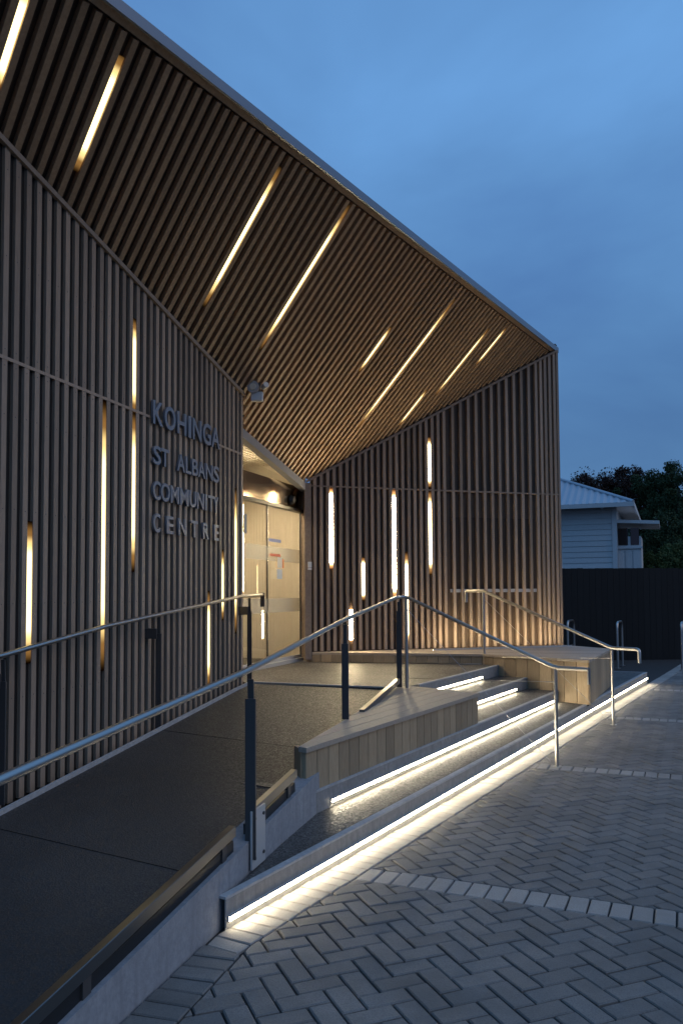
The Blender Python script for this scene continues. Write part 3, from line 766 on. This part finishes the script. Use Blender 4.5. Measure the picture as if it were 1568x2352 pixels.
# ---- lit room behind the glass
rm = part('interior', MB().prism([dp(-1.5, -.05, .555), dp(2.3, -.05, .555), dp(2.3, -2.6, .555), dp(-1.5, -2.6, .555)], -UP * .05), M['aggregate'])
for i in range(5):
    w_ = .80; s0 = -1.7 + i * .84
    MB().box(dp(s0 + .42, -1.15, 2.1), DD, DN, UP, .418, .01, 1.6).build('wall_panel', M['plywood'], rm)
MB().box(dp(.3, -2.6, 2.0), DD, DN, UP, 2.0, .02, 1.6).build('back_panel', M['plywood'], rm)
MB().box(dp(2.25, -.62, 2.15), DD, DN, UP, .02, .56, 1.6).build('side_panel', M['plywood'], rm)
MB().box(dp(-1.62, -.62, 2.0), DD, DN, UP, .02, .56, 1.6).build('side_panel', M['plywood'], rm)
for i in range(13):
    MB().box(dp(.3, -.10 - .082 * i, 3.60), DD, DN, UP, 1.9, .024, .02).build('ceiling_slat', M['plywood'], rm)
MB().box(dp(.3, -.66, 3.66), DD, DN, UP, 1.95, .66, .02).build('ceiling_board', M['plywood'], rm)
for s in (-.6, 1.0):
    MB().box(dp(s, -.55, 3.10), DD, DN, UP, .55, .05, .02).build('ceiling_light', M['led_room'], rm)
    MB().box(dp(s, -.55, 3.135), DD, DN, UP, .57, .036, .012).build('light_shield', M['white'], rm)  # shields added around each lamp to hold its light off the ceiling
    for q in (-.068, .068): MB().box(dp(s, -.55 + q, 3.11), DD, DN, UP, .57, .007, .03).build('light_shield', M['white'], rm)

# ================================================================== sign letters
def glyph(ch):
    cu = bpy.data.curves.new('glyph', 'FONT'); cu.body = ch; cu.extrude = .5; cu.offset = .018; cu.resolution_u = 4
    o = bpy.data.objects.new('glyph', cu); COL.objects.link(o); dg = bpy.context.evaluated_depsgraph_get(); me = bpy.data.meshes.new_from_object(o.evaluated_get(dg))
    bpy.data.objects.remove(o); bpy.data.curves.remove(cu); return me
sign = thing('wall_sign', 'raised blue grey metal letters reading KOHINGA ST ALBANS COMMUNITY CENTRE on timber slats', 'sign', lw(-1.4, .02, 2.7))
LET = [(3.10, 3.315, [('K', 135, 218), ('O', 230, 320), ('H', 335, 408), ('I', 425, 447), ('N', 462, 532), ('G', 545, 610), ('A', 615, 682)], 460),
       (2.738, 2.903, [('S', 138, 200), ('T', 200, 267), ('A', 333, 397), ('L', 403, 449), ('B', 455, 505), ('A', 505, 562), ('N', 567, 625), ('S', 630, 677)], 780),
       (2.417, 2.582, [('C', 135, 197), ('O', 200, 274), ('M', 280, 349), ('M', 357, 427), ('U', 435, 491), ('N', 497, 552), ('I', 563, 578), ('T', 586, 634), ('Y', 630, 672)], 1040),
       (2.122, 2.288, [('C', 138, 195), ('E', 247, 302), ('N', 345, 407), ('T', 446, 502), ('R', 545, 594), ('E', 637, 674)], 1300)]
gl = {}
for z0, z1, row, yy in LET:
    for ch, xa, xb in row:
        if ch not in gl: gl[ch] = glyph(ch)
        src = gl[ch]; me = src.copy(); me.name = 'letter'
        sa = (at_plane((500 + xa / 2.24) * PX, (1350 + yy / 2.24) * PX, lw(0, .03), LN) - LW).dot(LD)
        sb = (at_plane((500 + xb / 2.24) * PX, (1350 + yy / 2.24) * PX, lw(0, .03), LN) - LW).dot(LD)
        xs = [v.co.x for v in me.vertices]; ys = [v.co.y for v in me.vertices]; x0, x1, y0, y1 = min(xs), max(xs), min(ys), max(ys)
        ex = .004 if ch in 'OCSG' else 0
        for v in me.vertices:
            p = lw(sa + (sb - sa) * (v.co.x - x0) / (x1 - x0), .012 + .022 * (v.co.z + .5), z0 - ex + (z1 - z0 + 2 * ex) * (v.co.y - y0) / (y1 - y0)); v.co = p
        me.update(); link('letter', me, M['letter'], sign)

# ================================================================== fittings on the building
fl = thing('floodlight', 'small white twin floodlight with sensor at the canopy corner above the doors', 'floodlight', V((-1.02, 9.25, 3.8)))
fc = V((-.985, 9.2, 3.90))
cx3, cy3 = V((1, 0, 0)), V((0, 1, 0))
MB().box(fc + V((.02, .03, -.06)), cx3, cy3, UP, .07, .04, .055).build('mounting_box', M['white'], fl, .012)
MB().disc(fc + V((-.01, .0, .035)), V((-.15, -1, .05)), .062, .06, 24, .07).build('lamp_head', M['alu'], fl)
MB().disc(fc + V((-.02, -.062, .038)), V((-.15, -1, .05)), .040, .008, 24, .036).build('lens', M['lens'], fl)
MB().disc(fc + V((.09, .0, .04)), V((.5, -.8, .2)), .03, .09, 18, .036).build('sensor', M['alu'], fl, .004)
MB().bar(fc + V((.03, .04, .0)), fc + V((.03, .06, .11)), .05, .05).build('bracket', M['plate'], fl)
rdv = thing('card_reader', 'small white card reader panel on the post beside the glass doors', 'card reader', V((-.5, 11.8, 1.9)))
cr = at_plane(711, 1297, V((-.50, 11.83, 0)), RWN)
MB().box(cr + RWN * .012, RWD, RWN, UP, .028, .010, .042).build('reader_body', M['white'], rdv, .004)
MB().box(cr + RWN * .010 - UP * .062, RWD, RWN, UP, .028, .008, .014).build('reader_button', M['white'], rdv, .003)
# notices on the glass and wall inside
def notice(name, label, u0, v0, u1, v1, col, off=.013):
    a = at_plane(u0, v0, dp(0, off), DN); b_ = at_plane(u1, v1, dp(0, off), DN)
    s0, s1 = (a - DOOR0).dot(DD), (b_ - DOOR0).dot(DD); z0, z1 = min(a.z, b_.z), max(a.z, b_.z)
    m_ = mat(name + '_paper', col, .7)[0]
    o = MB().box(dp((s0 + s1) / 2, off, (z0 + z1) / 2), DD, DN, UP, abs(s1 - s0) / 2, .001, (z1 - z0) / 2).build(name, m_); tag(o, label, 'notice'); return o
notice('notice_strip', 'blue and white notice strip stuck on the glass door', 617, 1236, 645, 1247, (.25, .30, .55))
notice('notice_strip', 'red notice strip stuck on the glass door under a blue one', 620, 1271, 644, 1279, (.60, .10, .05))
notice('paper_notice', 'orange paper notice on the glass door beside a white sheet', 645, 1284, 652, 1305, (.65, .22, .06))
notice('paper_notice', 'white paper notice with a small round emblem on the glass door', 637, 1280, 648, 1305, (.62, .60, .55), .018)
notice('paper_notice', 'pale blue paper sheet on the glass door below the others', 636, 1307, 648, 1330, (.50, .56, .62), .018)
notice('wall_notice', 'white board on the plywood wall inside the doors', 566, 1262, 596, 1284, (.70, .68, .62), -1.08)
notice('poster', 'blue grey poster on the glass beside the slatted wall end', 561, 1180, 567, 1225, (.22, .27, .34))

# ================================================================== handrails
def round_path(pts, r=.06, n=5):
    pts = [V(p) for p in pts]; out = [pts[0]]
    for i in range(1, len(pts) - 1):
        a, b_, c = pts[i - 1], pts[i], pts[i + 1]; d1 = (a - b_); d2 = (c - b_); rr = min(r, d1.length * .4, d2.length * .4)
        p0, p1 = b_ + d1.normalized() * rr, b_ + d2.normalized() * rr
        for k in range(n + 1):
            t_ = k / n; out.append(p0 * (1 - t_) ** 2 + b_ * 2 * t_ * (1 - t_) + p1 * t_ ** 2)
    out.append(pts[-1]); return out
def plate_post(parent, base, top, d, stub=.10, w=.055, th=.012):
    n = right_of(d); top = V((base.x, base.y, top)); mid = top - UP * stub
    MB().bar(base, mid, w, th, n).build('post', M['plate'], parent, .002)
    MB().bar(mid - UP * .03 + d * .009, top - UP * .02, w * .55, .008, n).build('post_bracket', M['plate'], parent)
hr1 = thing('ramp_handrail', 'stainless ramp and stair handrail running up over the triangular bench then down the steps', 'handrail', wall_pt(.5, 0, .3))
P1 = wall_pt(.545, -.02, 0); P2 = V((.023, 6.314, .58)); P3 = V((.596, 8.461, .58)); P4 = V((.667, 8.385, .58)); P5 = V((1.94, 7.385, gz((1.94, 7.385)) - .01))
r_off = -.02
pts = [wall_pt(-4.2, .0, .76), wall_pt(-1.33, -.01, 1.012), wall_pt(.52, -.02, 1.152), V((.018, 6.25, 1.352)), V((.565, 8.36, 1.512)), V((.667, 8.385, 1.522)), V((1.94, 7.385, .868)), V((2.185, 7.195, .868))]
rail1 = round_path(pts[:4] + pts[4:6] + pts[6:], .05, 4)
MB().tube(rail1, .0178, 16).build('rail', M['steel'], hr1)
eb = V((2.185, 7.195, .868)); MB().bar(eb + UP * .012, eb - UP * .13, .012, .048, V((.789, -.614, 0))).build('end_plate', M['steel'], hr1)
plate_post(hr1, wall_pt(.545, .006, .20), 1.135, RD, .12, .058)
MB().box(wall_pt(.625, .014, .295), RD, RN, UP, .092, .006, .148).build('base_plate', M['alu'], hr1, .002)
for s_, z_ in ((.565, .40), (.685, .40), (.565, .20), (.685, .20)): MB().disc(wall_pt(s_, .020, z_), RN, .009, .007, 10).build('bolt', M['plate'], hr1)
plate_post(hr1, P2, 1.335, RD, .17); plate_post(hr1, P3, 1.49, RD, .12)
MB().tube([P4, V((P4.x, P4.y, 1.505))], .0175, 12).build('stair_post', M['steel'], hr1)
MB().tube([P5, V((P5.x, P5.y, .86))], .0165, 12).build('stair_post', M['steel'], hr1)
MB().disc(P5 - UP * .005, UP, .045, .018, 16).build('foot_plate', M['steel'], hr1)
def wire(parent, a, b_):
    MB().tube([a, b_], .0022, 6).build('wire', M['steel'], parent)
    d = (V(b_) - V(a)).normalized(); MB().tube([V(a), V(a) + d * .10], .0038, 8).build('wire_tensioner', M['steel'], parent)
wire(hr1, P4 + UP * .82, V((P5.x, P5.y, gz(P5) + .04)) + V((-.05, .04, 0))); wire(hr1, V((P5.x, P5.y, .74)), P4 + UP * .10 + V((.02, -.01, 0)))
# stair rail by the long bench
hr3 = thing('stair_handrail', 'short stainless stair handrail running down beside the long bench end', 'handrail', V((2.6, 10.5, .2)))
A3 = V((1.985, 11.32, .56)); B3 = V((3.25, 9.765, gz((3.25, 9.765)) - .01)); dd3 = (V((B3.x, B3.y, 0)) - V((A3.x, A3.y, 0))).normalized()
zu, zl = 1.585, .882
pp = [V((A3.x, A3.y, zu)) - dd3 * .32 - UP * .16, V((A3.x, A3.y, zu)) - dd3 * .32, V((A3.x, A3.y, zu)), V((B3.x, B3.y, zl)), V((B3.x, B3.y, zl)) + dd3 * .36, V((B3.x, B3.y, zl)) + dd3 * .36 - UP * .16]
MB().tube(round_path(pp, .035, 3), .021, 14).build('rail', M['steel'], hr3)
MB().tube([A3, V((A3.x, A3.y, zu))], .018, 12).build('stair_post', M['steel'], hr3)
MB().tube([B3, V((B3.x, B3.y, zl))], .0165, 12).build('stair_post', M['steel'], hr3)
MB().disc(B3 - UP * .004, UP, .04, .016, 16).build('foot_plate', M['steel'], hr3)
wire(hr3, A3 + UP * .92, V((B3.x, B3.y, gz(B3) + .05)) + V((-.05, .06, 0))); wire(hr3, V((B3.x, B3.y, .76)), A3 + UP * .10)
# inner ramp rail along the slatted wall
hr2 = thing('ramp_handrail', 'stainless ramp handrail fixed along the slatted wall under the letters', 'handrail', lw(-3, .12, .3))
def r2(u, v): return at_plane(u, v, lw(0, .12), LN)
pts = [lw(-5.9, .12, .99 + ramp_z(lw(-5.9, .12))), r2(0, 1507), r2(250, 1437), r2(480, 1386), r2(556, 1369), r2(603, 1366)]
MB().tube(round_path(pts, .05, 3), .0185, 14).build('rail', M['steel'], hr2)
e2 = r2(603, 1366); MB().bar(e2 + UP * .022, e2 - UP * .14, .05, .012, LN).build('end_plate', M['plate'], hr2)
for u in (8, 365, 573):
    q = r2(u, {8: 1504, 365: 1411, 573: 1368}[u]); base = V((q.x, q.y, ramp_z(q)))
    plate_post(hr2, base, q.z - .01, LD, .16, .055); MB().bar(q - UP * .17 - LN * .01, q - UP * .17 - LN * .13, .05, .09, LD).build('wall_bracket', M['plate'], hr2)

# ================================================================== bicycle hoops, fence, house, trees
def hoop(u, v, dirdeg, label, h=.80, w=.72):
    b_ = at_z(u, v, -.07); d = direction(dirdeg); o = thing('bicycle_hoop', label, 'bicycle rack', V((b_.x, b_.y, -.07)), 'bicycle hoops by the dark fence')
    p = V((b_.x, b_.y, -.10)); q = p + d * w
    MB().tube(round_path([p, p + UP * (h + .03), q + UP * (h + .03), q], .16, 6), .026, 12).build('hoop_tube', M['steel'], o)
    for c in (p, q): MB().disc(c + UP * .03, UP, .06, .008, 16).build('foot_plate', M['steel'], o)
    mid1 = p + UP * .45; MB().tube([mid1, q + UP * .45], .012, 8).build('cross_bar', M['plate'], o)
hoop(1418, 1535, 26.5, 'stainless bicycle hoop standing on pavers beyond the stair handrail', .98, .75)
hoop(1566, 1540, 26.5, 'stainless bicycle hoop on the pavers in the open plaza', .98, .75)
hoop(1304, 1527, 26.5, 'stainless bicycle hoop half hidden behind the long bench', .98, .75)

FA, FB = V((1.0, 19.0, 0)), V((17.0, 20.7, 0)); fdv = (FB - FA).normalized(); fnv = right_of(fdv); ftop = 2.14
fen = thing('paling_fence', 'tall dark stained timber paling fence behind the plaza', 'fence', V((8, 19.8, -.1)))
flen = (FB - FA).length; npl = int(flen / .152)
for i in range(npl):
    c = FA + fdv * ((i + .5) * .152); hgt = ftop + random.uniform(-.008, .008)
    MB().box(V((c.x, c.y, (hgt - .15) / 2)) + fnv * random.uniform(0, .004), fdv, fnv, UP, .0735, .01, (hgt + .15) / 2).build('paling', M['fence'], fen)
for z in (.3, 1.1, 1.9):
    MB().bar(V((FA.x, FA.y, z)) - fnv * .04, V((FB.x, FB.y, z)) - fnv * .04, .05, .09, fnv).build('fence_rail', M['fence'], fen)
for i in range(8):
    c = FA + fdv * (i * 2.2 + .3); MB().box(V((c.x, c.y, .95)) - fnv * .1, fdv, fnv, UP, .05, .05, 1.08).build('fence_post', M['fence'], fen)

# weatherboard house over the fence
hs = thing('weatherboard_house', 'white weatherboard house with pale iron hip roof showing over the fence', 'house', V((8.5, 25, 0)))
HC = at_plane(1414, 1300, V((0, 24.5, 0)), V((0, 1, 0))); HC.z = 0
HL = direction(-68); HNf = right_of(-HL)                      # along the wall (away to the left); HNf faces the plaza
HNf = V((-HL.y, HL.x, 0)); HNf = HNf if HNf.y < 0 else -HNf
def hp(a, off, z): return HC + HL * a + HNf * off + UP * z
EZ = at_plane(1414, 1153, HC, V((0, 1, 0))).z - .1
part_h = lambda nm, mb, m_, par=hs: mb.build(nm, m_, par)
wl_ = part_h('wall', MB().prism([hp(0, 0, -.1), hp(7, 0, -.1), hp(7, -6, -.1), hp(0, -6, -.1)], UP * (EZ + .1)), M['board'])
bz = .17; i = 0
z = .6
while z < EZ - .02:
    zt = min(z + bz + .02, EZ)
    # weatherboard: bottom edge proud
    a, b_ = hp(.06, .03, z), hp(7, .03, z); c, d = hp(7, .008, zt), hp(.06, .008, zt); a2, b2_ = hp(.06, 0.002, z), hp(7, 0.002, z)
    MB().add([a, b_, c, d, a2, b2_], [(0, 1, 2, 3), (0, 4, 5, 1), (0, 3, 4), (1, 5, 2)]).build('weatherboard', M['board'], wl_)
    z += bz
MB().box(hp(.02, .03, EZ / 2), HL, HNf, UP, .07, .035, EZ / 2).build('corner_board', M['board'], hs)
# hip roof with corrugations
OH = .55
e0, e1, e2, e3 = hp(-OH, OH, EZ + .02), hp(7 + OH, OH, EZ + .02), hp(7 + OH, -6 - OH, EZ + .02), hp(-OH, -6 - OH, EZ + .02)
rh = 1.75; r0_, r1_ = hp(3.2, -3, EZ + rh), hp(3.8, -3, EZ + rh)
def ribbed(P, Qa, Ta, Tb, n):   # roof face between eave P-Qa and top Ta-Tb with ribs
    mb = MB(); nn_ = (Qa - P).cross(Tb - P).normalized(); nn_ = nn_ if nn_.z > 0 else -nn_
    lo, hi = [], []
    for i in range(n * 4 + 1):
        k = i / (n * 4); h = .018 * math.sin(2 * math.pi * k * n)
        lo.append(P + (Qa - P) * k + nn_ * h)
        # climb straight up the slope until the hips
        e = (Qa - P).normalized(); up_ = nn_.cross(e).normalized(); up_ = up_ if up_.z > 0 else -up_
        L0 = (Qa - P).length; x = k * L0; xa = (Ta - P).dot(e); xb = (Tb - P).dot(e); H = (Ta - P).dot(up_)
        y = H * min(1, x / max(xa, 1e-3), (L0 - x) / max(L0 - xb, 1e-3)); y = max(y, 0)
        hi.append(P + e * x + up_ * y + nn_ * h)
    m0 = len(lo); mb.add(lo + hi, [(i, i + 1, m0 + i + 1, m0 + i) for i in range(m0 - 1)]); return mb
rf = ribbed(e0, e1, r0_, r1_, 40).build('roof', M['roof_iron'], hs)
ribbed(e3, e0, r0_, r0_, 36).build('roof_slope', M['roof_iron'], hs); ribbed(e1, e2, r1_, r1_, 36).build('roof_slope', M['roof_iron'], hs)
for a, b_ in ((e0, r0_), (e1, r1_), (r0_, r1_)): MB().tube([a + UP * .02, b_ + UP * .02], .05, 8).build('ridge_cap', M['roof_iron'], hs)
for a, b_ in ((e0, e1), (e3, e0)): MB().bar(a - UP * .06, b_ - UP * .06, .06, .13).build('gutter', M['board'], hs)
MB().prism([e0 - UP * .05, e1 - UP * .05, e2 - UP * .05, e3 - UP * .05], UP * .02).build('soffit', M['board'], hs)
for a in (.35, 2.0, 3.6): MB().box(hp(a, .25, EZ - .06), HL, HNf, UP, .04, .22, .05).build('eave_bracket', M['board'], hs)
# bay with a flat hood on the side wall
side = -HL
def bp(a, off, z): return hp(-off, -a, z)                      # a back along the side wall, off outward from it
bay = MB().prism([bp(.25, .0, -.1), bp(1.9, .0, -.1), bp(1.9, .72, -.1), bp(.25, .72, -.1)], UP * (EZ - .85)).build('bay', M['board'], hs)
hz = at_plane(1450, 1197, HC, V((0, 1, 0))).z
MB().prism([bp(-.05, 0, hz - .05), bp(2.3, 0, hz - .05), bp(2.3, 1.25, hz - .13), bp(-.05, 1.25, hz - .13)], UP * .10).build('bay_hood', M['board'], bay)
wz = at_plane(1450, 1232, HC, V((0, 1, 0))).z
for a0_, a1_ in ((.06, .34), (.42, .66)):
    c = bp(.24, (a0_ + a1_) / 2, wz); MB().box(c, HL, HNf, UP, (a1_ - a0_) / 2, .008, .26).build('window', M['window'], bay)
MB().box(bp(.22, .36, wz - .34), HL, HNf, UP, .40, .03, .03).build('sill', M['board'], bay)
for a0_ in (.14, .36, .58): MB().box(bp(.235, a0_, wz - .72), HL, HNf, UP, .09, .012, .30).build('panel', M['board'], bay)

def leaf_mat(name, a, b_):
    m_, t, b = mat(name, a, .7, 0, .2); p = per_piece(t); t.links.new(mixc(t, p, a, b_), b.inputs['Base Color']); return m_
M['leaf_dark'] = leaf_mat('dark_leaf', (.028, .046, .020), (.052, .078, .032))
M['leaf_red'] = leaf_mat('dark_red_leaf', (.03, .016, .014), (.05, .028, .02))
M['leaf_green'] = leaf_mat('green_leaf', (.05, .085, .03), (.09, .13, .05))
def tree(label, base, h, crowns, n, leaf, m_, name='tree', group='trees behind the house'):
    o = thing(name, label, 'tree', base, group); rnd = random.Random(hash(label) % 1000 if False else len(label) * 7 + int(base.x * 10))
    tk = MB(); top = base + UP * h * .62
    pts = [base + V((rnd.uniform(-.15, .15) * k, rnd.uniform(-.15, .15) * k, h * .62 * k / 5)) for k in range(6)]
    for a in range(5):
        pass
    tk.tube(pts, .16 if h > 3 else .04, 10)
    for c, r in crowns:
        tk.tube([pts[3], (pts[4] + c) / 2 + V((0, 0, -.1)), c], .05 if h > 3 else .015, 7)
    tk.build('trunk', M['bark'], o)
    cr_ = MB()
    tot = sum(r.x * r.y * r.z for c, r in crowns)
    for c, r in crowns:
        ncl = max(8, int(46 * (r.x * r.y * r.z / tot) * len(crowns) ** .5))
        cl = []
        for i in range(ncl):
            d = V((rnd.gauss(0, 1), rnd.gauss(0, 1), rnd.gauss(0, 1))).normalized() * (rnd.random() ** .35)
            cl.append((c + V((d.x * r.x, d.y * r.y, d.z * r.z)), rnd.uniform(.14, .34) * max(r)))
        per = max(4, int(n * (r.x * r.y * r.z / tot) / ncl))
        for cc, cr2 in cl:
            for i in range(per):
                d = V((rnd.gauss(0, 1), rnd.gauss(0, 1), rnd.gauss(0, .8))); d = d.normalized() * (rnd.random() ** .4) * cr2; p = cc + d
                s_ = leaf * rnd.uniform(.6, 1.3); t1 = V((rnd.gauss(0, 1), rnd.gauss(0, 1), rnd.gauss(0, 1))).normalized(); t2 = t1.cross(V((rnd.gauss(0, 1), rnd.gauss(0, 1), rnd.gauss(0, 1)))).normalized()
                cr_.add([p - t1 * s_, p - t2 * s_ * .5, p + t1 * s_, p + t2 * s_ * .5], [(0, 1, 2, 3)])
    me = bpy.data.meshes.new('crown'); me.from_pydata(cr_.v, [], cr_.f); link('crown', me, m_, o)
def ap(u, v, y): return at_plane(u, v, V((0, y, 0)), V((0, 1, 0)))
def B(p): return V((p.x, p.y, -.15))
c1 = ap(1400, 1128, 36); tree('dark reddish tree rising behind the iron roof', B(c1), 5.2, [(ap(1365, 1118, 36), V((.9, .8, .7))), (ap(1420, 1100, 36.5), V((1.1, 1, .8))), (ap(1395, 1150, 36), V((2.0, 1.4, 1.2))), (ap(1450, 1120, 36.5), V((1.0, .9, .8)))], 22000, .055, M['leaf_red'])
c2 = ap(1500, 1160, 34); tree('broad dark green tree beside the house bay', B(c2), 6, [(ap(1480, 1135, 34), V((1.2, 1.1, .9))), (ap(1520, 1105, 35), V((1.0, .9, .7))), (ap(1500, 1190, 33.5), V((1.6, 1.3, 1.5))), (ap(1500, 1260, 33), V((1.7, 1.3, 1.3)))], 34000, .055, M['leaf_dark'])
c3 = ap(1580, 1150, 32); tree('tall dense dark green tree overhanging the fence end', B(c3), 6.5, [(ap(1558, 1125, 32), V((1.0, .9, .8))), (ap(1600, 1100, 33), V((1.6, 1.3, 1.1))), (ap(1565, 1190, 31.5), V((1.5, 1.3, 1.4))), (ap(1575, 1265, 31), V((1.6, 1.3, 1.2)))], 34000, .055, M['leaf_dark'])
c4 = ap(1520, 1285, 27); tree('low lighter green shrub just behind the fence', V((c4.x, c4.y, .2)), 2.6, [(ap(1485, 1292, 27), V((.5, .5, .42))), (ap(1515, 1284, 27), V((.6, .5, .5))), (ap(1555, 1280, 27.5), V((.7, .6, .5)))], 14000, .04, M['leaf_green'], 'shrub', None)
tree('dark tree hidden low behind the house bay', B(ap(1452, 1200, 38)), 5, [(ap(1450, 1200, 38), V((2.2, 1.5, 2.0)))], 14000, .06, M['leaf_dark'])
